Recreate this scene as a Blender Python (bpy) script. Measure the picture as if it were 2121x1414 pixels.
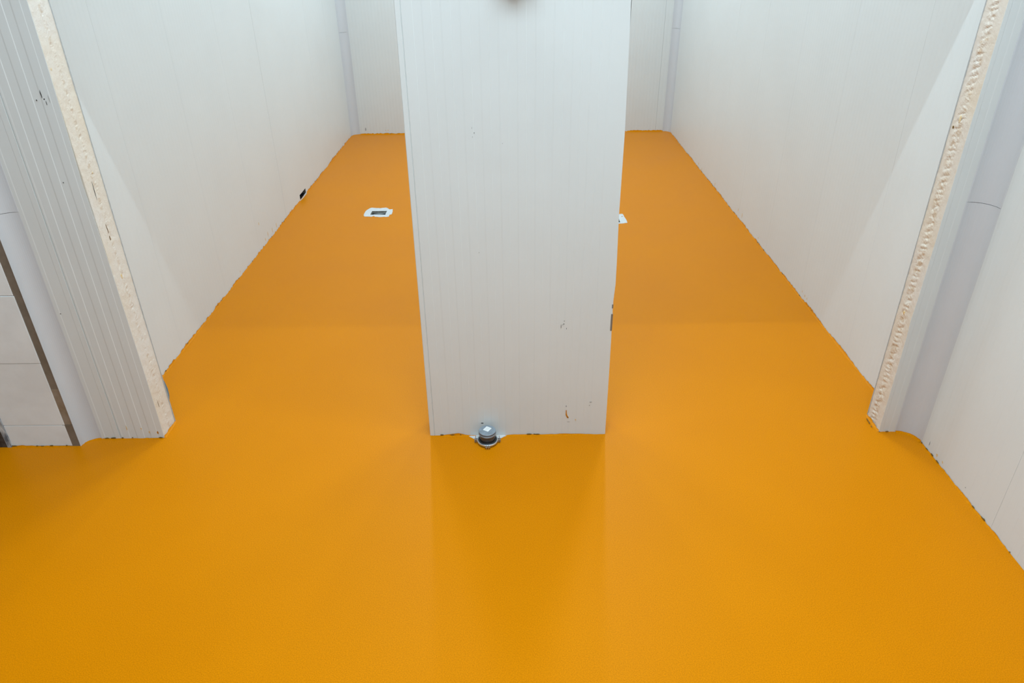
import bpy, bmesh, math, random
from mathutils import Vector, Matrix, noise

# ------------------------------------------------------------------ clear
for o in list(bpy.data.objects):
    bpy.data.objects.remove(o, do_unlink=True)
SC = bpy.context.scene
COL = SC.collection

# ------------------------------------------------------------------ camera
cd = bpy.data.cameras.new('camera')
cam = bpy.data.objects.new('camera', cd)
COL.objects.link(cam)
cd.sensor_fit = 'HORIZONTAL'
cd.sensor_width = 36.0
cd.lens = 25.163
cd.clip_start = 0.05
cd.clip_end = 100
Rm = Matrix(((0.9999377, 0.0096313, 0.0056460),
             (0.0001215, 0.4963095, -0.8681457),
             (-0.0111636, 0.8680922, 0.4962774)))
cam.matrix_world = Matrix.Translation((0, 0, 2.8)) @ Rm.to_4x4()
SC.camera = cam

# ------------------------------------------------------------------ world, lights, exposure
W = bpy.data.worlds.new('world')
SC.world = W
W.use_nodes = True
W.node_tree.nodes['Background'].inputs[0].default_value = (0.9, 0.95, 1.0, 1)
W.node_tree.nodes['Background'].inputs[1].default_value = 0.05


def strip_light(name, loc, sx, sy, power, color=(0.93, 0.98, 1.0)):
    l = bpy.data.lights.new(name, 'AREA')
    l.shape = 'RECTANGLE'
    l.size = sx
    l.size_y = sy
    l.energy = power
    l.color = color
    o = bpy.data.objects.new(name, l)
    o.location = loc
    COL.objects.link(o)
    return o


COOL = (0.69, 0.866, 0.968)
# ceiling strip lights of the cold room, one row over each bay
strip_light('ceiling_strip_light', (-1.25, 6.05, 5.52), 0.18, 1.2, 71, COOL)
strip_light('ceiling_strip_light', (1.25, 6.15, 5.52), 0.18, 1.2, 92, COOL)
strip_light('ceiling_strip_light', (-1.25, 9.9, 5.52), 0.18, 1.2, 126, COOL)
strip_light('ceiling_strip_light', (1.25, 9.9, 5.52), 0.18, 1.2, 126, COOL)
# the hall: a bare tube row under its ceiling close to the partition, and two soft fills added to brighten it
strip_light('hall_tube_row', (0.4, 3.01, 5.9), 4.0, 0.016, 128, COOL)
strip_light('hall_fill_light', (-0.1, 0.8, 5.0), 2.6, 2.0, 256, COOL)
strip_light('hall_fill_light', (-3.2, -0.2, 5.9), 1.0, 3.0, 62, COOL)

SC.view_settings.view_transform = 'Standard'
SC.view_settings.look = 'None'
SC.view_settings.gamma = 1.0
SC.view_settings.use_curve_mapping = False
SC.view_settings.exposure = 0.0

# ------------------------------------------------------------------ dimensions (metres)
XL, XR, YB = -2.60, 2.493, 11.66          # cold room: left wall, right wall, back wall
PF, PB = 3.69, 3.872                      # partition: front and back face
XRF = 2.53                                # hall's right wall
HC, HH = 5.6, 6.0                         # ceilings
HO = 4.04                                 # underside of the header over the openings
XHL, YHB = -6.0, -6.0                     # hall's far left wall and rear wall
random.seed(7)

# ------------------------------------------------------------------ materials


def mat(name, col, rough=0.5, spec=0.5, metal=0.0, var=0.0, vscale=4.0, var_col=None, bump=0.0, bscale=60.0,
        detail=4.0, stretch=(1, 1, 1), rough_var=0.0, coat=0.0):
    m = bpy.data.materials.new(name)
    m.use_nodes = True
    nt = m.node_tree
    N, L = nt.nodes, nt.links
    b = N['Principled BSDF']
    b.inputs['Base Color'].default_value = (*col, 1)
    b.inputs['Roughness'].default_value = rough
    b.inputs['Specular IOR Level'].default_value = spec
    b.inputs['Metallic'].default_value = metal
    b.inputs['Coat Weight'].default_value = coat
    tc = N.new('ShaderNodeTexCoord')
    mp = N.new('ShaderNodeMapping')
    mp.inputs['Scale'].default_value = stretch
    L.new(tc.outputs['Object'], mp.inputs['Vector'])
    if var > 0:
        nz = N.new('ShaderNodeTexNoise')
        nz.inputs['Scale'].default_value = vscale
        nz.inputs['Detail'].default_value = detail
        nz.inputs['Roughness'].default_value = 0.6
        L.new(mp.outputs['Vector'], nz.inputs['Vector'])
        rp = N.new('ShaderNodeValToRGB')
        rp.color_ramp.elements[0].position = 0.38
        rp.color_ramp.elements[1].position = 0.66
        L.new(nz.outputs['Fac'], rp.inputs['Fac'])
        mx = N.new('ShaderNodeMix')
        mx.data_type = 'RGBA'
        c2 = var_col if var_col else tuple(c * (1 - var) for c in col)
        mx.inputs['A'].default_value = (*col, 1)
        mx.inputs['B'].default_value = (*c2, 1)
        L.new(rp.outputs['Color'], mx.inputs['Factor'])
        L.new(mx.outputs['Result'], b.inputs['Base Color'])
        if rough_var:
            mr = N.new('ShaderNodeMapRange')
            mr.inputs['To Min'].default_value = rough - rough_var
            mr.inputs['To Max'].default_value = rough + rough_var
            L.new(nz.outputs['Fac'], mr.inputs['Value'])
            L.new(mr.outputs['Result'], b.inputs['Roughness'])
    if bump > 0:
        n2 = N.new('ShaderNodeTexNoise')
        n2.inputs['Scale'].default_value = bscale
        n2.inputs['Detail'].default_value = 3
        L.new(mp.outputs['Vector'], n2.inputs['Vector'])
        bp = N.new('ShaderNodeBump')
        bp.inputs['Strength'].default_value = bump
        bp.inputs['Distance'].default_value = 0.004
        L.new(n2.outputs['Fac'], bp.inputs['Height'])
        L.new(bp.outputs['Normal'], b.inputs['Normal'])
    return m


def floor_material():
    m = mat('orange_resin', (0.66, 0.21, 0.001), rough=0.40, spec=0.13)
    nt = m.node_tree
    N, L = nt.nodes, nt.links
    b = N['Principled BSDF']
    b.inputs['Specular Tint'].default_value = (1.0, 0.66, 0.10, 1)
    tc = N.new('ShaderNodeTexCoord')
    big = N.new('ShaderNodeTexNoise')
    big.inputs['Scale'].default_value = 1.3
    big.inputs['Detail'].default_value = 5
    fine = N.new('ShaderNodeTexNoise')
    fine.inputs['Scale'].default_value = 210
    fine.inputs['Detail'].default_value = 2
    for n in (big, fine):
        L.new(tc.outputs['Object'], n.inputs['Vector'])
    r1 = N.new('ShaderNodeValToRGB')
    r1.color_ramp.elements[0].position = 0.3
    r1.color_ramp.elements[1].position = 0.7
    r1.color_ramp.elements[0].color = (0.535, 0.170, 0.0002, 1)
    r1.color_ramp.elements[1].color = (0.555, 0.180, 0.0004, 1)
    L.new(big.outputs['Fac'], r1.inputs['Fac'])
    r2 = N.new('ShaderNodeValToRGB')
    r2.color_ramp.elements[0].position = 0.25
    r2.color_ramp.elements[1].position = 0.75
    r2.color_ramp.elements[0].color = (0.78, 0.77, 0.74, 1)
    r2.color_ramp.elements[1].color = (1.17, 1.18, 1.25, 1)
    L.new(fine.outputs['Fac'], r2.inputs['Fac'])
    mx = N.new('ShaderNodeMix')
    mx.data_type = 'RGBA'
    mx.blend_type = 'MULTIPLY'
    mx.inputs['Factor'].default_value = 1
    L.new(r1.outputs['Color'], mx.inputs['A'])
    L.new(r2.outputs['Color'], mx.inputs['B'])
    L.new(mx.outputs['Result'], b.inputs['Base Color'])
    # orange-peel grain and broad trowel waviness
    bp = N.new('ShaderNodeBump')
    bp.inputs['Strength'].default_value = 0.16
    bp.inputs['Distance'].default_value = 0.003
    L.new(fine.outputs['Fac'], bp.inputs['Height'])
    L.new(bp.outputs['Normal'], b.inputs['Normal'])
    mr = N.new('ShaderNodeMapRange')
    mr.inputs['To Min'].default_value = 0.33
    mr.inputs['To Max'].default_value = 0.43
    L.new(big.outputs['Fac'], mr.inputs['Value'])
    L.new(mr.outputs['Result'], b.inputs['Roughness'])
    return m


M_FLOOR = floor_material()
M_PANEL = mat('white_coated_steel', (0.635, 0.662, 0.658), rough=0.45, spec=0.4, var=0.025, vscale=1.6, bump=0.02, bscale=90)
M_SMOOTH = mat('white_smooth_steel', (0.635, 0.662, 0.658), rough=0.42, spec=0.4, var=0.02, vscale=2.5)
M_COVE = mat('cove_plastic', (0.53, 0.55, 0.575), rough=0.38, spec=0.5, var=0.02, vscale=3)
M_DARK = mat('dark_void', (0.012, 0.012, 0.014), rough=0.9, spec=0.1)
M_EDGE = mat('galvanised_edge', (0.50, 0.52, 0.53), rough=0.5, metal=0.0, var=0.15, vscale=30)
M_BROWN = mat('brown_adhesive', (0.150, 0.125, 0.095), rough=0.65, var=0.3, vscale=9, var_col=(0.20, 0.165, 0.13), bump=0.2, bscale=40)
M_BROWN2 = mat('brown_adhesive_warm', (0.205, 0.155, 0.10), rough=0.6, var=0.3, vscale=14, var_col=(0.27, 0.22, 0.17), bump=0.2, bscale=40)
M_BLOCK = mat('grey_white_block', (0.76, 0.79, 0.80), rough=0.7, var=0.16, vscale=3.2, var_col=(0.68, 0.70, 0.705), bump=0.10, bscale=35, detail=6)
M_MORTAR = mat('mortar', (0.30, 0.29, 0.27), rough=0.9, var=0.3, vscale=20)
M_BLACK = mat('worn_black_paint', (0.012, 0.015, 0.022), rough=0.45, var=0.9, vscale=28, var_col=(0.05, 0.055, 0.06), bump=0.4, bscale=40)
M_PEEL = mat('peeled_white_paint', (0.62, 0.63, 0.63), rough=0.7, var=0.8, vscale=22, var_col=(0.10, 0.12, 0.15), bump=0.5, bscale=50, stretch=(1, 1, 0.35))
M_PRIMER = mat('white_primer', (0.52, 0.53, 0.53), rough=0.6, var=0.08, vscale=25, bump=0.15, bscale=60)
M_CAPGREY = mat('grey_plastic_cap', (0.23, 0.27, 0.31), rough=0.32, var=0.25, vscale=35, bump=0.05, bscale=50)
M_PIPE = mat('dark_grey_pipe', (0.055, 0.052, 0.052), rough=0.22, var=0.3, vscale=30)
M_RUBBER = mat('black_rubber', (0.01, 0.011, 0.013), rough=0.5)
M_ZINC = mat('zinc_clamp', (0.62, 0.66, 0.70), rough=0.30, metal=0.85, var=0.15, vscale=60)
M_RUST = mat('rusty_bolt', (0.16, 0.09, 0.04), rough=0.55, metal=0.5, var=0.5, vscale=90, var_col=(0.30, 0.25, 0.2))
M_STICKER = mat('white_paper', (0.70, 0.71, 0.70), rough=0.6)
M_PRINT = mat('grey_print', (0.45, 0.45, 0.45), rough=0.7)
M_POCKET = mat('grey_steel_pocket', (0.34, 0.34, 0.31), rough=0.5, metal=0.2, var=0.5, vscale=18)
M_PALE = mat('pale_plastic', (0.50, 0.55, 0.58), rough=0.35)
M_GAP_PIT = mat('brown_gap_shade_and_pit', (0.13, 0.068, 0.008), rough=0.8, var=0.5, vscale=60, var_col=(0.16, 0.085, 0.01))  # brown for the painted shadow line at floor edges and for foam pits
M_SCUFF = mat('black_scuff', (0.03, 0.03, 0.03), rough=0.7)
M_SCUFFG = mat('grey_scuff', (0.32, 0.33, 0.33), rough=0.7)
M_PAINT = mat('orange_splash', (0.55, 0.21, 0.004), rough=0.4, var=0.5, vscale=60, var_col=(0.22, 0.09, 0.01))
M_PAINTP = mat('faded_orange_splash', (0.62, 0.42, 0.18), rough=0.5, var=0.4, vscale=80, var_col=(0.68, 0.6, 0.45))
M_BLUE = mat('blue_film', (0.11, 0.20, 0.27), rough=0.4)
M_BOX = mat('grey_box_plastic', (0.36, 0.37, 0.37), rough=0.5, var=0.05)
M_CONC = mat('grey_hall_wall', (0.45, 0.46, 0.46), rough=0.8, var=0.08)


def foam_material(name, base, tan, band, amount):
    """cut polyurethane foam: cream, with a tan aged seam along the middle of the cut"""
    m = mat(name, base, rough=0.85, spec=0.2, bump=0.35, bscale=120)
    nt = m.node_tree
    N, L = nt.nodes, nt.links
    b = N['Principled BSDF']
    tc = N.new('ShaderNodeTexCoord')
    sep = N.new('ShaderNodeSeparateXYZ')
    L.new(tc.outputs['Object'], sep.inputs['Vector'])
    # distance from seam centre (object y)
    sub = N.new('ShaderNodeMath')
    sub.operation = 'SUBTRACT'
    sub.inputs[1].default_value = band[0]
    L.new(sep.outputs['Y'], sub.inputs[0])
    ab = N.new('ShaderNodeMath')
    ab.operation = 'ABSOLUTE'
    L.new(sub.outputs[0], ab.inputs[0])
    mr = N.new('ShaderNodeMapRange')
    mr.inputs['From Min'].default_value = band[1]
    mr.inputs['From Max'].default_value = band[1] * 0.4
    L.new(ab.outputs[0], mr.inputs['Value'])
    nz = N.new('ShaderNodeTexNoise')
    nz.inputs['Scale'].default_value = 48
    nz.inputs['Detail'].default_value = 3
    mp = N.new('ShaderNodeMapping')
    mp.inputs['Rotation'].default_value = (0.7, 0, 0)
    mp.inputs['Scale'].default_value = (1, 0.45, 1.0)
    L.new(tc.outputs['Object'], mp.inputs['Vector'])
    L.new(mp.outputs['Vector'], nz.inputs['Vector'])
    rp = N.new('ShaderNodeValToRGB')
    rp.color_ramp.elements[0].position = 0.50
    rp.color_ramp.elements[1].position = 0.64
    L.new(nz.outputs['Fac'], rp.inputs['Fac'])
    mu = N.new('ShaderNodeMath')
    mu.operation = 'MULTIPLY'
    L.new(mr.outputs['Result'], mu.inputs[0])
    L.new(rp.outputs['Color'], mu.inputs[1])
    mu2 = N.new('ShaderNodeMath')
    mu2.operation = 'MULTIPLY'
    mu2.inputs[1].default_value = amount
    L.new(mu.outputs[0], mu2.inputs[0])
    big = N.new('ShaderNodeTexNoise')
    big.inputs['Scale'].default_value = 2.2
    big.inputs['Detail'].default_value = 4
    L.new(tc.outputs['Object'], big.inputs['Vector'])
    r3 = N.new('ShaderNodeValToRGB')
    r3.color_ramp.elements[0].position = 0.35
    r3.color_ramp.elements[1].position = 0.68
    r3.color_ramp.elements[0].color = (*base, 1)
    r3.color_ramp.elements[1].color = (base[0] * 0.99, base[1] * 0.93, base[2] * 0.83, 1)
    L.new(big.outputs['Fac'], r3.inputs['Fac'])
    mx = N.new('ShaderNodeMix')
    mx.data_type = 'RGBA'
    L.new(mu2.outputs[0], mx.inputs['Factor'])
    L.new(r3.outputs['Color'], mx.inputs['A'])
    mx.inputs['B'].default_value = (*tan, 1)
    L.new(mx.outputs['Result'], b.inputs['Base Color'])
    return m


M_FOAM_L = foam_material('cream_foam', (0.64, 0.595, 0.535), (0.50, 0.385, 0.27), (3.785, 0.02), 0.55)
M_FOAM_R = foam_material('cream_foam_torn', (0.63, 0.58, 0.52), (0.50, 0.37, 0.25), (3.795, 0.045), 0.75)
M_FOAM_P = foam_material('cream_foam_pier', (0.77, 0.70, 0.60), (0.60, 0.45, 0.30), (3.785, 0.03), 0.5)

# ------------------------------------------------------------------ mesh helpers


def link(name, me, m, parent=None):
    o = bpy.data.objects.new(name, me)
    COL.objects.link(o)
    if m is not None and not me.materials:
        me.materials.append(m)
    if parent is not None:
        o.parent = parent
    return o


def from_data(name, vs, fs, m, parent=None, smooth=False):
    me = bpy.data.meshes.new(name)
    me.from_pydata([tuple(v) for v in vs], [], fs)
    me.update()
    bm = bmesh.new()
    bm.from_mesh(me)
    bmesh.ops.recalc_face_normals(bm, faces=bm.faces)
    bm.to_mesh(me)
    bm.free()
    if smooth:
        me.shade_smooth()
    return link(name, me, m, parent)


def from_bm(name, bm, m, parent=None, smooth=False, recalc=True):
    me = bpy.data.meshes.new(name)
    if recalc:
        bmesh.ops.recalc_face_normals(bm, faces=bm.faces)
    bm.to_mesh(me)
    bm.free()
    if smooth:
        me.shade_smooth()
    return link(name, me, m, parent)


def add_box(bm, x0, x1, y0, y1, z0, z1, bevel=0.0):
    r = bmesh.ops.create_cube(bm, size=1.0)
    vs = r['verts']
    bmesh.ops.scale(bm, vec=(x1 - x0, y1 - y0, z1 - z0), verts=vs)
    bmesh.ops.translate(bm, vec=((x0 + x1) / 2, (y0 + y1) / 2, (z0 + z1) / 2), verts=vs)
    if bevel:
        es = list({e for v in vs for e in v.link_edges})
        bmesh.ops.bevel(bm, geom=es, offset=bevel, segments=2, affect='EDGES', profile=0.7)


def box(name, x0, x1, y0, y1, z0, z1, m, parent=None, bevel=0.0):
    bm = bmesh.new()
    add_box(bm, x0, x1, y0, y1, z0, z1, bevel)
    return from_bm(name, bm, m, parent)


def prism(name, poly, z0, z1, m, parent=None, axis='z', smooth=False):
    """extrude a closed polygon of (x, y) upward"""
    n = len(poly)
    vs = [(p[0], p[1], z0) for p in poly] + [(p[0], p[1], z1) for p in poly]
    fs = [(i, (i + 1) % n, n + (i + 1) % n, n + i) for i in range(n)]
    fs += [tuple(range(n - 1, -1, -1)), tuple(range(n, 2 * n))]
    return from_data(name, vs, fs, m, parent, smooth)


def empty(name, loc=(0, 0, 0)):
    o = bpy.data.objects.new(name, None)
    o.location = loc
    o.empty_display_size = 0.1
    COL.objects.link(o)
    return o


def tag(o, label, cat=None, group=None, kind=None):
    o['label'] = label
    if cat:
        o['category'] = cat
    if group:
        o['group'] = group
    if kind:
        o['kind'] = kind
    return o


def rib_profile(width, pitch=0.09, depth=0.0012, bev=0.005, start=0.0):
    """list of (s, d): position along the sheet, depth set back from the face"""
    pts = [(0.0, 0.004), (0.003, 0.0)]
    s = start
    while s < 0.008:
        s += pitch
    while s + pitch / 2 + bev < width - 0.008:
        pts += [(s, 0.0), (s + bev, depth), (s + pitch / 2, depth), (s + pitch / 2 + bev, 0.0)]
        s += pitch
    pts += [(width - 0.003, 0.0), (width, 0.004)]
    return pts


def sheet(name, origin, u, n, width, z0, z1, m, parent, prof, thick=0.06):
    """ribbed panel: profile runs along u from origin, face looks along n, extruded in z, closed at the back"""
    ox, oy = origin
    poly = [(ox + u[0] * s - n[0] * d, oy + u[1] * s - n[1] * d) for s, d in prof]
    poly += [(ox + u[0] * width - n[0] * thick, oy + u[1] * width - n[1] * thick), (ox - n[0] * thick, oy - n[1] * thick)]
    return prism(name, poly, z0, z1, m, parent)


# ------------------------------------------------------------------ floor
DRAIN_A = (-1.660, -1.487, 7.858, 7.985)
DRAIN_B = (0.985, 1.165, 7.525, 7.655)


def build_floor():
    xs = sorted({XHL - 0.1, DRAIN_A[0], DRAIN_A[1], DRAIN_B[0], DRAIN_B[1], XRF + 0.1})
    ys = sorted({YHB - 0.1, DRAIN_A[2], DRAIN_A[3], DRAIN_B[2], DRAIN_B[3], YB + 0.1})
    vs, fs = [], []
    for y in ys:
        for x in xs:
            vs.append((x, y, 0.0))
    nx = len(xs)
    for j in range(len(ys) - 1):
        for i in range(nx - 1):
            cx, cy = (xs[i] + xs[i + 1]) / 2, (ys[j] + ys[j + 1]) / 2
            if any(d[0] < cx < d[1] and d[2] < cy < d[3] for d in (DRAIN_A, DRAIN_B)):
                continue
            a = j * nx + i
            fs.append((a, a + 1, a + nx + 1, a + nx))
    me = bpy.data.meshes.new('floor')
    me.from_pydata(vs, [], fs)
    me.update()
    o = link('floor', me, M_FLOOR)
    return tag(o, 'glossy orange-yellow resin floor running through both rooms', 'floor', kind='structure')


FLOOR = build_floor()


def fb(x, y, z, octv=4):
    """fractal noise about -1..1"""
    return noise.fractal(Vector((x, y, z)), 0.9, 2.1, octv)


def upstand(path, inward, base=0.006, amp=0.008, seed=0.0, spread=0.016, jag=1.0, fn=None):
    """ragged lip of resin where the floor meets a wall: path of (x, y), inward = (nx, ny) per segment"""
    vs, fs = [], []
    k = 0
    dist = 0.0
    for (p, q), n in zip(zip(path[:-1], path[1:]), inward):
        p, q = Vector(p), Vector(q)
        Ln = (q - p).length
        cnt = max(2, int(Ln / 0.012))
        for i in range(cnt + 1):
            t = p.lerp(q, i / cnt)
            s = dist + Ln * i / cnt
            h = base + amp * (fb(s * 5.0, seed, 0.3) * 0.9 + jag * 0.7 * fb(s * 28.0, seed, 7.7, 3))
            h = max(0.0012, h)
            if fn:
                h = fn(t, h)
            w = spread * (1 + 0.4 * fb(s * 9, seed, 3.1))
            vs.append((t.x + n[0] * 0.0022, t.y + n[1] * 0.0022, h))
            vs.append((t.x + n[0] * 0.0034, t.y + n[1] * 0.0034, h * 0.75))
            vs.append((t.x + n[0] * w * 0.45, t.y + n[1] * w * 0.45, h * 0.22 + 0.0006))
            vs.append((t.x + n[0] * w, t.y + n[1] * w, -0.0004))
            if i > 0:
                for j in range(3):
                    a = 4 * (k - 1) + j
                    fs.append((a, a + 1, a + 5, a + 4))
            k += 1
        dist += Ln
    return from_data('resin_lip', vs, fs, M_FLOOR, FLOOR, smooth=True)


def edge_shade(path_pts, normal, seed, dens=6.0, hmax=0.012):
    """dark flecks standing in for the thin shadow line between floor and wall"""
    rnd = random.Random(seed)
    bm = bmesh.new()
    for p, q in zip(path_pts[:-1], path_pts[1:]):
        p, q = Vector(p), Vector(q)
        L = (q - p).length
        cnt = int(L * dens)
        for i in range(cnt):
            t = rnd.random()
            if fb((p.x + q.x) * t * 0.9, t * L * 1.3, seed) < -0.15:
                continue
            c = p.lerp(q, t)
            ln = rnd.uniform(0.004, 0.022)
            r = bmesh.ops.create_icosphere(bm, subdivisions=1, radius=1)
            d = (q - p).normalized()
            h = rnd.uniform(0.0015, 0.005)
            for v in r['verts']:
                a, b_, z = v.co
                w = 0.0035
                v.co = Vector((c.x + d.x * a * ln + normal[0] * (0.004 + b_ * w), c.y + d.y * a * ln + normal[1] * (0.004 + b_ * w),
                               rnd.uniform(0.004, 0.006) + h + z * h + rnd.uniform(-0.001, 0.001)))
    o = from_bm('edge_shade_flecks', bm, M_GAP_PIT, FLOOR)
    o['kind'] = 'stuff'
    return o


# ------------------------------------------------------------------ cold room walls, built of panels
PW = 0.99


def side_wall(name, x, nx, joint, y0, y1, label, z1=HC, pitch=0.05, depth=0.0004, hole=None):
    root = empty(name, (0, 0, 0))
    tag(root, label, 'wall', kind='structure')
    edges = [y0]
    k = math.ceil((y0 - joint) / PW)
    while joint + k * PW < y1:
        e = joint + k * PW
        if e > y0 + 0.02:
            edges.append(e)
        k += 1
    edges.append(y1)
    for a, b_ in zip(edges[:-1], edges[1:]):
        w = b_ - a - 0.0008
        prof = rib_profile(w, pitch, depth, 0.004)
        prof[0] = (0.0, 0.0010)
        prof[-1] = (w, 0.0010)
        prof[1] = (0.0012, 0.0)
        prof[-2] = (w - 0.0012, 0.0)
        if hole and a < hole[0] and hole[1] < b_:
            # panel with a notch cut out of it near the floor
            h0, h1, hz0, hz1 = hole
            ss = [p for p in prof if not (h0 - a - 0.006 < p[0] < h1 - a + 0.006)]
            ins = [(h0 - a, 0.0), (h1 - a, 0.0)]
            ss = sorted(ss + ins)
            zs = [0.0, hz0, hz1, z1]
            vs, fs = [], []
            for z in zs:
                for s, d in ss:
                    vs.append((x - nx * d, a + s, z))
            n = len(ss)
            for j in range(3):
                for i in range(n - 1):
                    if j == 1 and abs(ss[i][0] - (h0 - a)) < 1e-6:
                        continue
                    q = j * n + i
                    fs.append((q, q + 1, q + n + 1, q + n))
            o = from_data('panel', vs, fs, M_PANEL, root)
            sol = o.modifiers.new('thickness', 'SOLIDIFY')
            sol.thickness = 0.004
            sol.offset = 0
            # the cavity behind the notch
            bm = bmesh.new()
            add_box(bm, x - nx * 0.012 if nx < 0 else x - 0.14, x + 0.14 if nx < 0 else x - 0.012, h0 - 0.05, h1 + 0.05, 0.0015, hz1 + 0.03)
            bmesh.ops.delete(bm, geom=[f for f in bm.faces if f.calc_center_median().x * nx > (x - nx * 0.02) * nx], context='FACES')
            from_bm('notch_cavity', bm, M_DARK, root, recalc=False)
            # foam lining seen at the far jamb of the notch
            box('notch_jamb', x - 0.10, x - 0.004, h1 - 0.002, h1 + 0.012, hz0, hz1, M_BROWN, root)
            pl = from_data('torn_flap', [(x + 0.004, h0 + 0.03, 0.001), (x + 0.006, h1 + 0.005, 0.001), (x + 0.003, h1 + 0.004, 0.018), (x + 0.002, h0 + 0.20, 0.016), (x + 0.002, h0 + 0.08, 0.006)],
                           [(0, 1, 2, 3, 4)], M_PRIMER, root)
            sm = pl.modifiers.new('thickness', 'SOLIDIFY')
            sm.thickness = 0.003
            continue
        sheet('panel', (x, a + 0.0006), (0, 1), (nx, 0), w, 0.0, z1, M_PANEL, root, prof)
    return root


HOLE = (8.385, 8.665, 0.004, 0.070)
W_LEFT = side_wall('wall_left', XL, 1, 5.80, PB + 0.003, YB, 'left white panel wall of the cold room with a small dark notch at its foot', hole=HOLE)
W_RIGHT = side_wall('wall_right', XR, -1, 5.65, PB + 0.003, YB, 'right white panel wall of the cold room behind the cut stub')
W_HALL_R = side_wall('wall_right_hall', XRF, -1, 2.83, YHB, PF - 0.003, 'smooth white panel wall at the right edge nearest the camera', z1=HH, pitch=0.09, depth=0.0005)


def back_wall():
    root = empty('wall_back', (0, YB, 0))
    tag(root, 'white panel wall closing the far end of the cold room', 'wall', kind='structure')
    x = XL - 0.08
    while x < XR + 0.05:
        w = min(PW, XR + 0.08 - x) - 0.0012
        prof = rib_profile(w, 0.05, 0.0006, 0.004)
        prof[0], prof[1] = (0.0, 0.0022), (0.0018, 0.0)
        prof[-1], prof[-2] = (w, 0.0022), (w - 0.0018, 0.0)
        sheet('panel', (x, 0.0), (1, 0), (0, -1), w, 0.0, HC, M_PANEL, root, prof)
        x += PW
    return root


W_BACK = back_wall()
# shell that the photograph does not show but that the light bounces in
tag(box('ceiling', XL - 0.1, XR + 0.1, PF, YB + 0.06, HC, HC + 0.1, M_SMOOTH), 'white panel ceiling of the cold room', 'ceiling', kind='structure')
tag(box('ceiling_hall', XHL, XRF + 0.06, YHB, PB, HH, HH + 0.1, M_CONC), 'light grey ceiling of the front hall', 'ceiling', kind='structure')
tag(box('wall_rear_hall', XHL, XRF + 0.06, YHB - 0.1, YHB, 0, HH, M_CONC), 'light grey rear wall of the front hall', 'wall', kind='structure')
tag(box('wall_left_hall', XHL - 0.1, XHL, YHB, PB, 0, HH, M_CONC), 'light grey far left wall of the front hall', 'wall', kind='structure')
tag(box('wall_header', -2.77, XRF, PF, PB, HO, HH, M_SMOOTH), 'white panel header above the two openings', 'wall', kind='structure')

# ------------------------------------------------------------------ partition: two stubs and the pier


def foam_face(name, x, nx, y0, y1, z1, depth_back, m, parent, style, seed):
    """foam core whose cut end (at x, facing nx) is a displaced grid"""
    ny = 26
    nz = int(z1 / 0.0055)
    vs, fs = [], []
    for j in range(nz + 1):
        z = z1 * j / nz
        for i in range(ny + 1):
            t = i / ny
            y = y0 + (y1 - y0) * t
            d = 0.0012 * fb(y * 30, z * 22, seed) + 0.002 * fb(y * 6, z * 3.2, seed + 5)
            if style == 'L':
                c = 0.53 + 0.05 * fb(0.4, z * 1.7, seed + 2)
                g = math.exp(-((t - c) / 0.07) ** 2)
                d += g * (-0.0022 * max(0, fb(2.0, z * 34, seed, 3)) * 1.6 + 0.0016 * fb(y * 60, z * 60, seed + 1))
            elif style == 'R':
                c = 0.56 + 0.05 * fb(0.4, z * 1.3, seed + 2)
                g = math.exp(-((t - c) / 0.19) ** 4)
                ph = z / 0.040 + (t - c) * 1.9 + 1.1 * fb(0.2, z * 5, seed + 4)
                saw = ph - math.floor(ph)
                cut = (0.5 - abs(saw - 0.5)) * 2
                d += g * (-0.0050 * (1 - cut) ** 2 * (0.7 + 0.6 * fb(y * 20, z * 9, seed + 8)) + 0.0022 * fb(y * 55, z * 60, seed + 1))
            else:
                d += 0.001 * fb(y * 60, z * 50, seed)
            e = min(t, 1 - t)
            if e < 0.04:
                d -= 0.0015 * (1 - e / 0.04)
            vs.append((x + nx * d, y, z))
    for j in range(nz):
        for i in range(ny):
            a = j * (ny + 1) + i
            fs.append((a, a + 1, a + ny + 2, a + ny + 1))
    # closing ring at the back so that the core is a solid
    base = len(vs)
    xb = x - nx * depth_back
    vs += [(xb, y0, 0), (xb, y1, 0), (xb, y1, z1), (xb, y0, z1)]
    fs.append((base, base + 1, base + 2, base + 3))
    col0 = [j * (ny + 1) for j in range(nz + 1)]
    col1 = [j * (ny + 1) + ny for j in range(nz + 1)]
    row0 = list(range(ny + 1))
    row1 = [nz * (ny + 1) + i for i in range(ny + 1)]
    fs.append(tuple(col0 + [base + 3, base]))
    fs.append(tuple(col1 + [base + 2, base + 1]))
    fs.append(tuple(row0 + [base + 1, base]))
    fs.append(tuple(row1 + [base + 2, base + 3]))
    return from_data(name, vs, fs, m, parent, smooth=False)


def wavy_sheet(name, x_edge_fn, x_fixed, y, ny, z1, m, parent, thick=0.0016, step=0.02):
    """thin steel facing with one wavering cut edge"""
    n = int(z1 / step)
    vs, fs = [], []
    for j in range(n + 1):
        z = z1 * j / n
        xe = x_edge_fn(z)
        vs += [(xe, y, z), (x_fixed, y, z), (x_fixed, y - ny * thick, z), (xe, y - ny * thick, z)]
        if j:
            a, b_ = 4 * (j - 1), 4 * j
            for q in range(4):
                fs.append((a + q, a + (q + 1) % 4, b_ + (q + 1) % 4, b_ + q))
    fs += [(0, 1, 2, 3), (4 * n, 4 * n + 1, 4 * n + 2, 4 * n + 3)]
    return from_data(name, vs, fs, m, parent)


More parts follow.
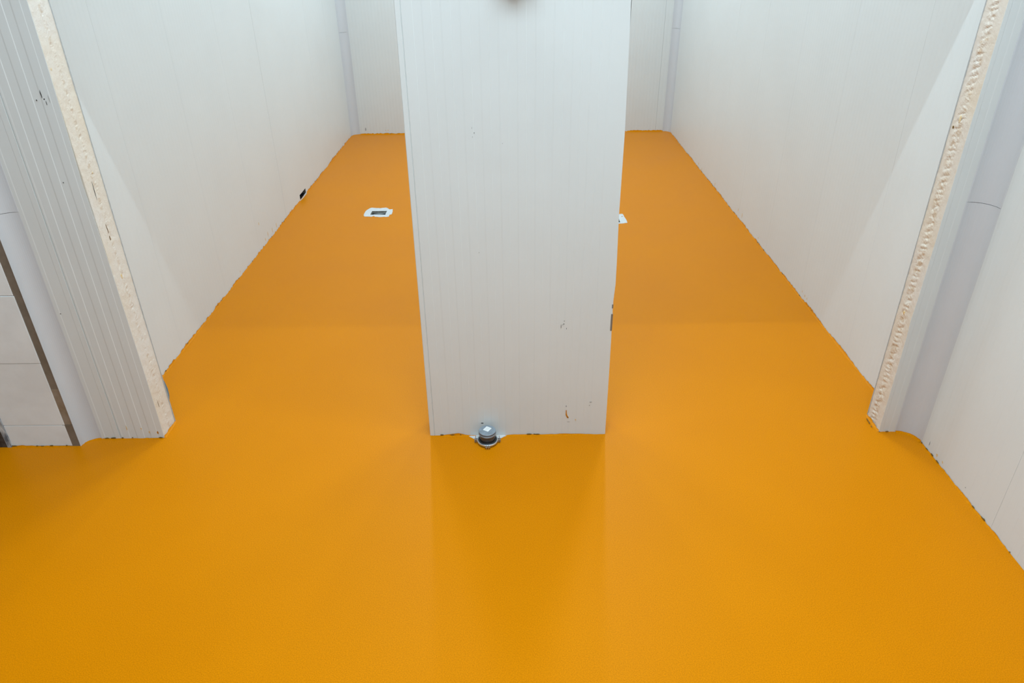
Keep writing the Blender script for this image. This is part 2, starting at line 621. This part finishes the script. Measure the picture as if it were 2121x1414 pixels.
def ribbed_sheet(name, stations, y, z1, m, parent, right_edge=None, left_edge=None, step=0.03, thick=0.002):
    """front facing built from (x, depth) stations, its outer columns may waver with height"""
    n = int(z1 / step)
    vs, fs = [], []
    k = len(stations)
    for j in range(n + 1):
        z = z1 * j / n
        for i, (x, d) in enumerate(stations):
            if right_edge and i == k - 1:
                x = right_edge(z)
            if left_edge and i == 0:
                x = left_edge(z)
            vs.append((x, y + d, z))
        for i, (x, d) in enumerate(stations):
            if right_edge and i == k - 1:
                x = right_edge(z)
            if left_edge and i == 0:
                x = left_edge(z)
            vs.append((x, y + max(d, 0.0) + thick, z))
    r = 2 * k
    for j in range(n):
        for i in range(k - 1):
            a = j * r + i
            fs.append((a, a + 1, a + r + 1, a + r))
            c = j * r + k + i
            fs.append((c + 1, c, c + r, c + r + 1))
        a = j * r
        fs.append((a, a + r, a + r + k, a + k))
        a = j * r + k - 1
        fs.append((a + k, a + k + r, a + r, a))
    me = bpy.data.meshes.new(name)
    me.from_pydata(vs, [], fs)
    me.update()
    return link(name, me, m, parent)


def interp(tab):
    tab = sorted(tab)

    def f(z):
        if z <= tab[0][0]:
            return tab[0][1]
        for (a, va), (b_, vb) in zip(tab[:-1], tab[1:]):
            if z <= b_:
                return va + (vb - va) * (z - a) / (b_ - a)
        return tab[-1][1]
    return f


# --- left stub
ST_L = empty('wall_front_left', (0, 0, 0))
tag(ST_L, 'left ribbed stub of the partition with its cream foam edge cut open', 'wall', kind='structure')
edgeL = interp([(0, -2.268), (0.5, -2.267), (1.2, -2.272), (1.5, -2.277), (1.675, -2.281), (1.9, -2.276), (2.2, -2.270), (2.55, -2.269), (4.04, -2.27)])
RD = 0.0016
st = [(-2.78, 0.0), (-2.688, 0.0), (-2.684, -0.0012), (-2.650, -0.0012), (-2.644, 0.0), (-2.585, 0.0), (-2.581, -RD * 0.6),
      (-2.551, -RD * 0.6), (-2.5485, 0.006), (-2.5455, 0.006), (-2.543, -0.0008), (-2.536, -0.0008), (-2.530, 0.0), (-2.490, 0.0), (-2.486, RD),
      (-2.445, RD), (-2.437, 0.0), (-2.396, 0.0), (-2.392, RD), (-2.355, RD), (-2.347, 0.0), (-2.307, 0.0), (-2.303, RD * 0.6), (-2.2695, RD * 0.6)]
ribbed_sheet('front_sheet', st, PF, HO, M_PANEL, ST_L, right_edge=edgeL)
foam_face('foam_core', -2.2735, 1, PF + 0.0090, PB - 0.0018, HO, 0.30, M_FOAM_L, ST_L, 'L', 11.0)
box('back_sheet', -2.585, -2.2695, PB - 0.0016, PB, 0.0, HO, M_EDGE, ST_L)

# slits, pits and stains of the cut foam
for i, (y, z, ln, w, mm) in enumerate(((3.766, 1.61, 0.055, 0.0022, M_SCUFF), (3.777, 1.39, 0.030, 0.0022, M_GAP_PIT), (3.777, 1.335, 0.014, 0.0035, M_GAP_PIT),
                                       (3.745, 0.235, 0.035, 0.002, M_GAP_PIT), (3.80, 1.70, 0.007, 0.005, M_PAINTP), (3.72, 2.24, 0.008, 0.006, M_PAINTP), (3.775, 1.10, 0.02, 0.008, M_PAINTP))):
    bm = bmesh.new()
    bmesh.ops.create_icosphere(bm, subdivisions=2, radius=1)
    bmesh.ops.scale(bm, vec=(0.0012, w, ln), verts=bm.verts)
    bmesh.ops.rotate(bm, cent=(0, 0, 0), matrix=Matrix.Rotation(0.06 if i else -0.03, 3, 'X'), verts=bm.verts)
    bmesh.ops.translate(bm, vec=(-2.2735, y, z), verts=bm.verts)
    from_bm('foam_slit', bm, mm, ST_L, smooth=True)
# a scrap of blue film stuck behind the foam near the floor
from_data('film_scrap', [(-2.272, PB + 0.001, 0.16), (-2.268, PB + 0.014, 0.20), (-2.268, PB + 0.018, 0.25), (-2.270, PB + 0.008, 0.31), (-2.274, PB + 0.001, 0.34),
                         (-2.290, PB + 0.001, 0.16), (-2.288, PB + 0.012, 0.20), (-2.288, PB + 0.016, 0.25), (-2.290, PB + 0.007, 0.31), (-2.292, PB + 0.001, 0.34)],
          [(0, 1, 6, 5), (1, 2, 7, 6), (2, 3, 8, 7), (3, 4, 9, 8), (0, 1, 2, 3, 4), (5, 6, 7, 8, 9)], M_BLUE, ST_L)

# --- right stub
ST_R = empty('wall_front_right', (0, 0, 0))
tag(ST_R, 'right smooth stub of the partition with torn tan foam edge', 'wall', kind='structure')
edgeR = interp([(0, 2.315), (0.4, 2.314), (0.68, 2.3125), (0.80, 2.307), (0.92, 2.311), (1.12, 2.313), (1.96, 2.3125), (2.5, 2.316), (4.04, 2.316)])
st = [(2.313, 0.0), (2.334, 0.0), (2.338, 0.0008), (2.374, 0.0008), (2.380, 0.0), (2.46, 0.0), (2.53, 0.0)]
ribbed_sheet('front_sheet', st, PF, HO, M_SMOOTH, ST_R, left_edge=edgeR)
foam_face('foam_core', 2.3200, -1, PF + 0.0025, PB - 0.0018, HO, 0.17, M_FOAM_R, ST_R, 'R', 3.0)
box('back_sheet', 2.3165, 2.492, PB - 0.0016, PB, 0.0, HO, M_EDGE, ST_R)
for y, z, ln, w, mm in ((3.715, 1.93, 0.016, 0.0016, M_GAP_PIT), (3.845, 1.88, 0.008, 0.008, M_GAP_PIT), (3.805, 1.93, 0.022, 0.010, M_PAINTP), (3.80, 0.80, 0.014, 0.011, M_PAINTP)):
    bm = bmesh.new()
    bmesh.ops.create_icosphere(bm, subdivisions=2, radius=1)
    bmesh.ops.scale(bm, vec=(0.002, w, ln), verts=bm.verts)
    bmesh.ops.translate(bm, vec=(2.3205, y, z), verts=bm.verts)
    from_bm('foam_pit', bm, mm, ST_R, smooth=True)

# --- the pier in the middle
PIER = empty('wall_pier', (0, 3.78, 0))
tag(PIER, 'tall white ribbed insulated panel standing as a pier between the two openings', 'wall panel')


def pc(o):
    o.parent = PIER
    o.matrix_parent_inverse = Matrix.Translation((0, -3.78, 0))
    return o


edgeP = interp([(0, 0.565), (0.5, 0.565), (0.70, 0.564), (0.90, 0.5615), (0.955, 0.562), (1.06, 0.5685), (1.2, 0.567), (1.47, 0.562), (1.59, 0.5625), (1.92, 0.564), (2.52, 0.553), (4.04, 0.552)])
st = [(-0.557, 0.003), (-0.554, 0.0), (-0.530, 0.0), (-0.5288, 0.0035), (-0.5268, 0.0035), (-0.525, 0.0)]
s = -0.475
while s < 0.50:
    st += [(s, 0.0), (s + 0.003, 0.0009), (s + 0.042, 0.0009), (s + 0.050, 0.0)]
    s += 0.0895
st += [(0.5555, 0.0), (0.5645, 0.0)]
pc(ribbed_sheet('front_sheet', st, PF, HO, M_PANEL, None, right_edge=edgeP))
pc(foam_face('foam_core', 0.549, 1, PF + 0.0090, PB - 0.0018, HO, 1.098, M_FOAM_P, None, 'P', 21.0))
pc(box('back_sheet', -0.551, 0.549, PB - 0.0016, PB, 0.0, HO, M_PANEL))
pc(box('edge_sheet', -0.557, -0.5515, PF + 0.0055, PB - 0.02, 0.0, HO, M_PANEL))
# dark damage at the right edge
pc(box('edge_damage', 0.5540, 0.5650, PF - 0.0012, PF + 0.02, 0.757, 0.868, M_BROWN, bevel=0.001))
pc(box('edge_damage', 0.5560, 0.5640, PF - 0.0010, PF + 0.02, 0.905, 0.930, M_BROWN, bevel=0.001))


def blob(name, pts, y, m, th=0.0012):
    """thin smear lying on a face that looks along -y, outlined by (x, z)"""
    vs = [(p[0], y, p[1]) for p in pts] + [(p[0], y - th, p[1]) for p in pts]
    n = len(pts)
    fs = [tuple(range(n)), tuple(range(n, 2 * n))] + [(i, (i + 1) % n, n + (i + 1) % n, n + i) for i in range(n)]
    return from_data(name, vs, fs, m)


def spot(x, z, rx, rz, seed, n=9):
    r = random.Random(seed)
    return [(x + rx * math.cos(2 * math.pi * i / n) * r.uniform(0.6, 1.1), z + rz * math.sin(2 * math.pi * i / n) * r.uniform(0.6, 1.1)) for i in range(n)]


pc(blob('paint_smear', [(0.309, 0.191), (0.314, 0.190), (0.3145, 0.175), (0.316, 0.160), (0.320, 0.148), (0.3275, 0.135), (0.326, 0.130), (0.319, 0.132), (0.313, 0.143), (0.308, 0.157), (0.3085, 0.172)], PF, M_PAINT, 0.002))
pc(blob('paint_speck', spot(0.372, 0.117, 0.005, 0.007, 4), PF, M_PAINTP))
pc(blob('panel_slot', [(-0.227, 0.0985), (-0.212, 0.0985), (-0.212, 0.0935), (-0.227, 0.0935)], PF, M_SCUFF))
for i, (u, z, rx, rz) in enumerate(((0.265, 0.79, 0.0012, 0.017), (0.281, 0.805, 0.004, 0.003), (0.297, 0.775, 0.0015, 0.006), (0.284, 0.825, 0.004, 0.0018), (0.275, 0.80, 0.002, 0.002),
                                    (-0.203, 1.915, 0.003, 0.004), (-0.214, 1.94, 0.0012, 0.006), (-0.213, 1.895, 0.002, 0.003), (0.463, 0.25, 0.010, 0.004), (0.455, 0.225, 0.004, 0.004),
                                    (0.327, 0.10, 0.012, 0.002), (0.31, 0.22, 0.004, 0.008), (-0.06, 1.86, 0.002, 0.002), (-0.20, 1.26, 0.002, 0.004))):
    pc(blob('scuff_mark', spot(u, z, rx, rz, i), PF, M_SCUFFG if i > 4 else M_SCUFF, 0.0006))

for i, (u, z, rx, rz, mm) in enumerate(((-2.345, 2.128, 0.0028, 0.024, M_SCUFF), (-2.331, 2.085, 0.0016, 0.014, M_SCUFF), (-2.312, 2.105, 0.002, 0.022, M_SCUFFG), (-2.376, 2.10, 0.004, 0.004, M_SCUFF),
                                        (-2.336, 2.105, 0.004, 0.005, M_SCUFF), (-2.378, 1.681, 0.004, 0.003, M_SCUFF), (-2.647, 0.905, 0.006, 0.003, M_SCUFF),
                                        (-2.49, 0.085, 0.005, 0.022, M_PAINTP), (-2.398, 0.075, 0.005, 0.012, M_PAINTP), (-2.352, 0.05, 0.006, 0.012, M_PAINTP), (-2.30, 0.045, 0.006, 0.012, M_PAINT))):
    o = blob('scuff_mark', spot(u, z, rx, rz, 40 + i), PF, mm, 0.0008)
    o.parent = ST_L

# --- small box fixed on the pier, just above the picture (it throws the shadow at the top)
JB = empty('junction_box', (0.004, PF, 2.652))
tag(JB, 'small grey junction box fixed high on the central pier', 'box')
box('box_body', -0.055, 0.055, -0.142, -0.001, -0.02, 0.14, M_BOX, JB, bevel=0.006)
box('box_lid', -0.058, 0.058, -0.150, -0.142, -0.023, 0.143, M_BOX, JB, bevel=0.003)

# ------------------------------------------------------------------ coved corner trims


def cove(name, corner, n1, n2, r, z1, label, joint=1.522, r2=None):
    """concave quarter-round in a corner; n1, n2 point away from the two walls"""
    r2 = r2 or r
    root = empty(name, (corner[0], corner[1], 0))
    tag(root, label, 'trim', kind='structure')
    cuts = [(0.0, joint - 0.001), (joint + 0.0015, joint + 1.5), (joint + 1.5025, z1)]
    for k, (a, b_) in enumerate(cuts):
        t = 0.0016 if k != 1 else 0.0024
        poly = [(0, 0)]
        # from wall 2's face (distance along n1) round to wall 1's face
        nn = 14
        pts = []
        for i in range(nn + 1):
            an = math.pi / 2 * i / nn
            c1, c2 = r - (r - t) * math.sin(an), r2 - (r2 - t) * math.cos(an)
            pts.append((n1[0] * c1 + n2[0] * c2, n1[1] * c1 + n2[1] * c2))
        first = (n1[0] * (r + 0.006), n1[1] * (r + 0.006))
        last = (n2[0] * (r2 + 0.004), n2[1] * (r2 + 0.004))
        poly += [first] + pts + [last]
        prism('cove_length', poly, a, b_, M_COVE, root)
    return root


cove('trim_1', (XRF, PF), (-1, 0), (0, -1), 0.112, HO, 'grey-white coved trim in the corner by the right stub')
cove('trim_2', (-2.768, PF), (1, 0), (0, -1), 0.098, HO, 'broad white coved trim in the corner left of the ribbed stub', r2=0.074)
cove('trim_3', (XL, YB), (1, 0), (0, -1), 0.120, HC, 'coved trim in the far left corner of the cold room')
cove('trim_4', (XR, YB), (-1, 0), (0, -1), 0.105, HC, 'coved trim in the far right corner of the cold room')

# ------------------------------------------------------------------ masonry pier end left of the cove
YM = 3.615
W_MAS = empty('wall_left_masonry', (0, 0, 0))
tag(W_MAS, 'narrow grey block wall end at the left edge beside the brown strip', 'wall', kind='structure')
box('mortar_core', -3.20, -2.83, YM + 0.006, YM + 0.30, 0.0, HH, M_MORTAR, W_MAS)
levels = [0.002, 0.163, 0.614, 1.058, 1.503]
while levels[-1] < HH - 0.1:
    levels.append(levels[-1] + 0.445)
rnd = random.Random(3)
for a, b_ in zip(levels[:-1], levels[1:]):
    b_ = min(b_, HH)
    o = box('block', -3.203, -2.819 + rnd.uniform(-0.003, 0.002), YM + rnd.uniform(-0.0015, 0.0015), YM + 0.28, a + 0.0015, b_ - 0.0015, M_BLOCK, W_MAS, bevel=0.002)
# brown adhesive strip between blocks and cove, in three lengths
o = box('gap_strip', -2.830, -2.7685, YM + 0.004, YM + 0.07, 0.43, HH, M_BROWN, W_MAS)
o = box('gap_strip', -2.832, -2.7685, YM + 0.003, YM + 0.07, 0.165, 0.429, M_BROWN2, W_MAS)
o = box('gap_strip', -2.836, -2.7685, YM + 0.001, YM + 0.07, 0.0, 0.163, M_BROWN, W_MAS)
# the hall wall behind the cove carries on to the left, out of the picture
box('wall_backing', -3.20, -2.768, PF + 0.24, PF + 0.30, 0.0, HH, M_CONC, W_MAS)
box('wall_filler', -2.775, -2.768, YM + 0.02, PF, 0.0, HH, M_EDGE, W_MAS)

PO = empty('steel_post', (-3.36, YM, 0))
tag(PO, 'black painted post with peeling edge at the lower left corner', 'post')
box('post_body', -0.14, 0.138, -0.008, 0.24, 0.0, HH, M_BLACK, PO, bevel=0.004)
# peeling paint along its edge
n = 60
vs, fs = [], []
for j in range(n + 1):
    z = 1.6 * j / n
    w = 0.018 + 0.007 * fb(0.3, z * 14, 2.0)
    l = 0.137 - 0.004 + 0.003 * fb(1.3, z * 9, 5.0)
    vs += [(l, -0.0095, z), (0.157, -0.0095 + 0.002, z), (0.157, 0.002, z), (l, 0.002, z)]
    vs[-4] = (0.137 - w * 0.35, -0.0095, z)
    if j:
        a, b_ = 4 * (j - 1), 4 * j
        for q in range(4):
            fs.append((a + q, a + (q + 1) % 4, b_ + (q + 1) % 4, b_ + q))
from_data('peeling_edge', vs, fs, M_PEEL, PO)
tag(box('wall_front_far_left', XHL, -3.50, YM + 0.03, PB, 0, HH, M_CONC), 'light grey hall wall left of the black post', 'wall', kind='structure')

# ------------------------------------------------------------------ resin lips along the walls
upstand([(XL, PB), (XL, 8.38)], [(1, 0)], 0.009, 0.014, 1.0, jag=1.3)
upstand([(XL, 8.67), (XL, YB - 0.11)], [(1, 0)], 0.012, 0.020, 1.7, jag=1.4)
upstand([(XR, PB), (XR, YB - 0.10)], [(-1, 0)], 0.010, 0.012, 2.0)
upstand([(XL + 0.13, YB), (XR - 0.11, YB)], [(0, -1)], 0.012, 0.014, 3.0)
upstand([(XL, YB - 0.125), (XL + 0.035, YB - 0.035), (XL + 0.125, YB)], [(0.95, -0.3), (0.3, -0.95)], 0.004, 0.004, 3.5)
upstand([(XRF, 0.5), (XRF, PF - 0.115)], [(-1, 0)], 0.006, 0.008, 4.0, jag=0.9)
pr = interp([(-0.557, 0.003), (-0.49, 0.003), (-0.42, 0.014), (-0.37, 0.021), (-0.327, 0.008), (-0.29, 0.001), (-0.09, 0.001), (-0.018, 0.008), (0.15, 0.005), (0.30, 0.008), (0.4, 0.008), (0.565, 0.003)])
upstand([(-0.557, PF), (0.565, PF)], [(0, -1)], 0.006, 0.004, 5.0, fn=lambda t, h: max(0.0006, pr(t.x) + (h - 0.006) * 0.6))
upstand([(-2.665, PF), (-2.268, PF)], [(0, -1)], 0.004, 0.005, 6.0)
upstand([(-3.20, YM), (-2.84, YM)], [(0, -1)], 0.004, 0.007, 7.0, fn=lambda t, h: h + 0.003)
cvR = [(XRF - 0.112 + 0.112 * (1 - math.cos(a)) * 0 + 0.112 * math.sin(a), PF - 0.112 + 0.112 * math.cos(a)) for a in [math.pi / 2 * i / 8 for i in range(9)]]
upstand(cvR, [(-math.sin(math.pi / 2 * (i + 0.5) / 8), -math.cos(math.pi / 2 * (i + 0.5) / 8)) for i in range(8)], 0.010, 0.004, 8.0, spread=0.02)
cvL = [(-2.67 - 0.098 * math.sin(a), PF - 0.074 + 0.074 * math.cos(a)) for a in [math.pi / 2 * i / 8 for i in range(7)]]
upstand(cvL, [(math.sin(math.pi / 2 * (i + 0.5) / 8), -math.cos(math.pi / 2 * (i + 0.5) / 8)) for i in range(6)], 0.008, 0.004, 9.0, spread=0.02)
upstand([(-2.2735, PF), (-2.2735, PB)], [(1, 0)], 0.006, 0.014, 10.0)
upstand([(2.3200, PF), (2.3200, PB)], [(-1, 0)], 0.010, 0.014, 11.0)
edge_shade([(XL, PB), (XL, YB - 0.12)], (1, 0), 1, 3.0)
edge_shade([(XR, PB), (XR, YB - 0.12)], (-1, 0), 2, 7.0)
edge_shade([(XL + 0.15, YB), (XR - 0.12, YB)], (0, -1), 3, 4.0)
edge_shade([(XRF, 1.8), (XRF, PF - 0.12)], (-1, 0), 4, 8.0)
edge_shade([(-0.55, PF), (-0.33, PF)], (0, -1), 5, 22.0)
edge_shade([(-0.05, PF), (0.56, PF)], (0, -1), 6, 16.0)
edge_shade([(-2.66, PF), (-2.27, PF)], (0, -1), 7, 22.0)
edge_shade([(-3.2, YM), (-2.84, YM)], (0, -1), 8, 26.0)
edge_shade([(2.30, PB), (2.29, PF)], (-1, 0), 9, 30.0)
edge_shade([(2.31, PF - 0.005), (2.40, PF - 0.005)], (0, -1), 10, 30.0)

# orange splashes on walls
for i, (x, z, rx, rz) in enumerate(((-2.02, 0.062, 0.012, 0.010), (-2.06, 0.063, 0.012, 0.005), (-2.38, 0.08, 0.01, 0.03))):
    o = blob('paint_speck', spot(x, z - 0.0, rx, rz, 60 + i), 0.0, M_PAINTP if i < 2 else M_SCUFFG, 0.002)
    o.parent = W_BACK


def side_spots(root, x, nx, lst, m):
    for i, (y, z, ry, rz) in enumerate(lst):
        pts = spot(y, z, ry, rz, int(y * 100) + i)
        n = len(pts)
        vs = [(x, p[0], p[1]) for p in pts] + [(x + nx * 0.0012, p[0], p[1]) for p in pts]
        fs = [tuple(range(n)), tuple(range(n, 2 * n))] + [(k, (k + 1) % n, n + (k + 1) % n, n + k) for k in range(n)]
        from_data('paint_speck', vs, fs, m, root)


side_spots(W_HALL_R, XRF, -1, [(3.405, 0.035, 0.010, 0.012), (3.34, 0.035, 0.008, 0.009)], M_PAINTP)
side_spots(W_HALL_R, XRF, -1, [(3.50, 0.05, 0.003, 0.016), (3.10, 0.05, 0.004, 0.004)], M_SCUFFG)
side_spots(W_RIGHT, XR, -1, [(7.66, 0.085, 0.008, 0.020), (7.50, 0.075, 0.008, 0.028), (9.6, 0.05, 0.012, 0.02), (9.4, 0.04, 0.012, 0.02), (8.7, 0.05, 0.012, 0.025), (5.55, 0.05, 0.006, 0.015), (5.50, 0.05, 0.006, 0.012), (5.62, 0.06, 0.006, 0.012), (6.9, 0.05, 0.006, 0.012)], M_PAINTP)
side_spots(W_LEFT, XL, 1, [(8.22, 0.10, 0.010, 0.012), (6.9, 0.26, 0.008, 0.018), (6.2, 0.045, 0.006, 0.012), (7.1, 0.07, 0.01, 0.03), (7.25, 0.06, 0.01, 0.03), (7.4, 0.06, 0.01, 0.03), (7.0, 0.05, 0.01, 0.02)], M_PAINTP)

# unpainted patch on the floor around the pipe
from_data('unpainted_patch', [(-0.318, PF, 0.0012), (-0.300, PF - 0.018, 0.0012), (-0.270, PF - 0.042, 0.0012), (-0.235, PF - 0.066, 0.0012), (-0.14, PF - 0.066, 0.0012), (-0.115, PF - 0.046, 0.0012), (-0.085, PF - 0.020, 0.0012), (-0.06, PF - 0.004, 0.0012), (-0.05, PF, 0.0012)],
          [tuple(range(9))], M_PRIMER, FLOOR)

# ------------------------------------------------------------------ capped pipe at the foot of the pier


def lathe(name, prof, m, parent, seg=48, smooth=True):
    vs, fs = [], []
    for r, z in prof:
        for i in range(seg):
            a = 2 * math.pi * i / seg
            vs.append((r * math.cos(a), r * math.sin(a), z))
    for j in range(len(prof) - 1):
        for i in range(seg):
            a, b_ = j * seg + i, j * seg + (i + 1) % seg
            fs.append((a, b_, b_ + seg, a + seg))
    fs.append(tuple(range(seg)))
    fs.append(tuple(range((len(prof) - 1) * seg, len(prof) * seg)))
    o = from_data(name, vs, fs, m, parent)
    if smooth:
        for p in o.data.polygons:
            p.use_smooth = len(p.vertices) == 4
    return o


PIPE = empty('pipe_stub', (-0.186, 3.6195, 0.0))
tag(PIPE, 'short grey capped drain pipe clamped to the floor at the foot of the pier', 'pipe')
lathe('pipe', [(0.0490, 0.0), (0.0490, 0.064), (0.0485, 0.066)], M_PIPE, PIPE)
lathe('socket_ring', [(0.0490, 0.062), (0.0535, 0.066), (0.0548, 0.070), (0.0548, 0.078), (0.053, 0.080)], M_CAPGREY, PIPE)
lathe('seal', [(0.0525, 0.079), (0.0535, 0.0805), (0.0535, 0.0835), (0.0525, 0.085)], M_RUBBER, PIPE)
PLUG = lathe('end_cap', [(0.0525, 0.084), (0.0540, 0.0855), (0.0540, 0.0900), (0.0525, 0.0922), (0.049, 0.0926)], M_CAPGREY, PIPE)
bm = bmesh.new()
add_box(bm, -0.019, 0.019, -0.0215, 0.0215, 0.0926, 0.0931)
bmesh.ops.rotate(bm, cent=(0, 0, 0), matrix=Matrix.Rotation(math.radians(-32), 3, 'Z'), verts=bm.verts)
bmesh.ops.translate(bm, vec=(0.0, 0.012, 0), verts=bm.verts)
from_bm('sticker', bm, M_STICKER, PIPE)
# faint printed lines on the sticker
bm = bmesh.new()
for k in range(5):
    w = (0.013, 0.011, 0.013, 0.009, 0.012)[k]
    add_box(bm, -w, w - 0.002, 0.010 - k * 0.006, 0.0112 - k * 0.006, 0.0931, 0.0933)
bmesh.ops.rotate(bm, cent=(0, 0, 0), matrix=Matrix.Rotation(math.radians(-32), 3, 'Z'), verts=bm.verts)
bmesh.ops.translate(bm, vec=(0.0, 0.012, 0), verts=bm.verts)
st_print = from_bm('sticker_print', bm, M_PRINT, PIPE)
st_print['label'] = 'faint grey print lines'
# clamp: rubber liner, steel band and three bolted ears
lathe('clamp_liner', [(0.050, 0.004), (0.0585, 0.004), (0.0595, 0.008), (0.0595, 0.021), (0.0585, 0.025), (0.050, 0.026)], M_RUBBER, PIPE)
CL = lathe('clamp_band', [(0.0600, 0.008), (0.0640, 0.008), (0.0655, 0.010), (0.0655, 0.020), (0.0640, 0.0225), (0.0600, 0.0225)], M_ZINC, PIPE)
for ang in (180, 0, 272):
    a = math.radians(ang)
    bm = bmesh.new()
    add_box(bm, 0.060, 0.083, -0.0075, -0.0045, 0.004, 0.026, 0.0008)
    add_box(bm, 0.060, 0.083, 0.0045, 0.0075, 0.004, 0.026, 0.0008)
    bmesh.ops.rotate(bm, cent=(0, 0, 0), matrix=Matrix.Rotation(a, 3, 'Z'), verts=bm.verts)
    ear = from_bm('clamp_ear', bm, M_ZINC, PIPE)
    bm = bmesh.new()
    r = bmesh.ops.create_cone(bm, cap_ends=True, segments=12, radius1=0.0035, radius2=0.0035, depth=0.034)
    r2 = bmesh.ops.create_cone(bm, cap_ends=True, segments=6, radius1=0.0068, radius2=0.0068, depth=0.005)
    bmesh.ops.translate(bm, vec=(0, 0, 0.0105), verts=r2['verts'])
    r3 = bmesh.ops.create_cone(bm, cap_ends=True, segments=6, radius1=0.0068, radius2=0.0068, depth=0.005)
    bmesh.ops.translate(bm, vec=(0, 0, -0.0105), verts=r3['verts'])
    bmesh.ops.rotate(bm, cent=(0, 0, 0), matrix=Matrix.Rotation(math.pi / 2, 3, 'X'), verts=bm.verts)
    bmesh.ops.translate(bm, vec=(0.0745, 0, 0.016), verts=bm.verts)
    bmesh.ops.rotate(bm, cent=(0, 0, 0), matrix=Matrix.Rotation(a, 3, 'Z'), verts=bm.verts)
    from_bm('bolt', bm, M_RUST, ear)
    if ang != 272:
        bm = bmesh.new()
        bmesh.ops.create_cone(bm, cap_ends=True, segments=10, radius1=0.0022, radius2=0.0022, depth=0.030)
        bmesh.ops.translate(bm, vec=(0.0745, 0, 0.034), verts=bm.verts)
        bmesh.ops.rotate(bm, cent=(0, 0, 0), matrix=Matrix.Rotation(a, 3, 'Z'), verts=bm.verts)
        from_bm('bolt_pin', bm, M_ZINC, ear)

# ------------------------------------------------------------------ floor drains


def drain(outline, hole, label, chip=False):
    x0, x1, y0, y1 = hole
    cx, cy = (x0 + x1) / 2, (y0 + y1) / 2
    root = empty('floor_drain', (cx, cy, 0))
    tag(root, label, 'drain', 'floor drains behind the pier')
    # ragged white primed surround
    bm = bmesh.new()
    jit = random.Random(int(cx * 100))
    out = []
    for (p, q) in zip(outline, outline[1:] + outline[:1]):
        for k in range(3):
            t = k / 3
            out.append((p[0] + (q[0] - p[0]) * t + jit.uniform(-0.004, 0.004) * (k > 0), p[1] + (q[1] - p[1]) * t + jit.uniform(-0.006, 0.006) * (k > 0)))
    inn = [(x0, y0), (x1, y0), (x1, y1), (x0, y1)]
    edges = []
    for loop in (out, inn):
        vv = [bm.verts.new((p[0] - cx, p[1] - cy, 0.0016)) for p in loop]
        edges += [bm.edges.new((vv[i], vv[(i + 1) % len(vv)])) for i in range(len(vv))]
    bmesh.ops.triangle_fill(bm, use_beauty=True, use_dissolve=False, edges=edges)
    r = bmesh.ops.extrude_face_region(bm, geom=list(bm.faces))
    bmesh.ops.translate(bm, vec=(0, 0, -0.0014), verts=[v for v in r['geom'] if isinstance(v, bmesh.types.BMVert)])
    from_bm('primed_surround', bm, M_PRIMER, root)
    hx, hy = (x1 - x0) / 2, (y1 - y0) / 2
    d = 0.10
    # open steel pocket
    vs = [(-hx, -hy, 0.001), (hx, -hy, 0.001), (hx, hy, 0.001), (-hx, hy, 0.001), (-hx, -hy, -d), (hx, -hy, -d), (hx, hy, -d), (-hx, hy, -d)]
    me = bpy.data.meshes.new('pocket')
    me.from_pydata(vs, [], [(0, 4, 5, 1), (1, 5, 6, 2), (2, 6, 7, 3), (3, 7, 4, 0)])
    link('pocket', me, M_POCKET, root)
    me = bpy.data.meshes.new('pocket_base')
    me.from_pydata([(-hx, -hy, -d + 0.001), (hx, -hy, -d + 0.001), (hx, hy, -d + 0.001), (-hx, hy, -d + 0.001)], [], [(0, 1, 2, 3)])
    link('pocket_base', me, M_DARK, root)
    # pale curved liner crossing the pocket
    n = 10
    vs, fs = [], []
    for i in range(n + 1):
        t = i / n
        x = -hx + 0.012 + (2 * hx - 0.012) * t
        top = -0.031 + 0.010 * math.sin(t * 2.0)
        th = 0.022 * (1 - t) ** 1.1 + 0.0045
        y = hy - 0.004 - 0.012 * (1 - t)
        vs += [(x, y, top), (x, y, top - th), (x, y - 0.004, top - th), (x, y - 0.004, top)]
        if i:
            a, b_ = 4 * (i - 1), 4 * i
            for q in range(4):
                fs.append((a + q, a + (q + 1) % 4, b_ + (q + 1) % 4, b_ + q))
    fs += [(0, 1, 2, 3), (4 * n, 4 * n + 1, 4 * n + 2, 4 * n + 3)]
    from_data('liner', vs, fs, M_PALE, root)
    box('pocket_shade', -hx + 0.002, hx - 0.002, hy - 0.003, hy - 0.001, -d, -0.027, M_DARK, root)  # dark plate put in for the shaded depth below the liner
    if chip:
        o = from_data('resin_splash', [(1.200 - cx, 7.70 - cy, 0.003), (1.216 - cx, 7.705 - cy, 0.003), (1.219 - cx, 7.72 - cy, 0.003), (1.205 - cx, 7.718 - cy, 0.003)], [(0, 1, 2, 3)], M_FLOOR, root)
    return root


OUT_A = [(-1.733, 7.842), (-1.735, 7.996), (-1.713, 8.062), (-1.687, 8.103), (-1.645, 8.093), (-1.581, 8.078), (-1.517, 8.102), (-1.468, 8.037), (-1.427, 8.044),
         (-1.417, 7.953), (-1.416, 7.872), (-1.436, 7.857), (-1.439, 7.789), (-1.522, 7.78), (-1.595, 7.79), (-1.614, 7.822), (-1.633, 7.791), (-1.714, 7.802)]
OUT_B = [(0.93, 7.51), (0.925, 7.62), (0.935, 7.74), (0.99, 7.80), (1.08, 7.785), (1.182, 7.793), (1.228, 7.798), (1.238, 7.657), (1.242, 7.51), (1.177, 7.49), (1.10, 7.487), (1.0, 7.49)]
drain(OUT_A, DRAIN_A, 'square floor drain with ragged white surround in the left opening')
drain(OUT_B, DRAIN_B, 'floor drain with white surround half hidden by the right edge of the pier', True)
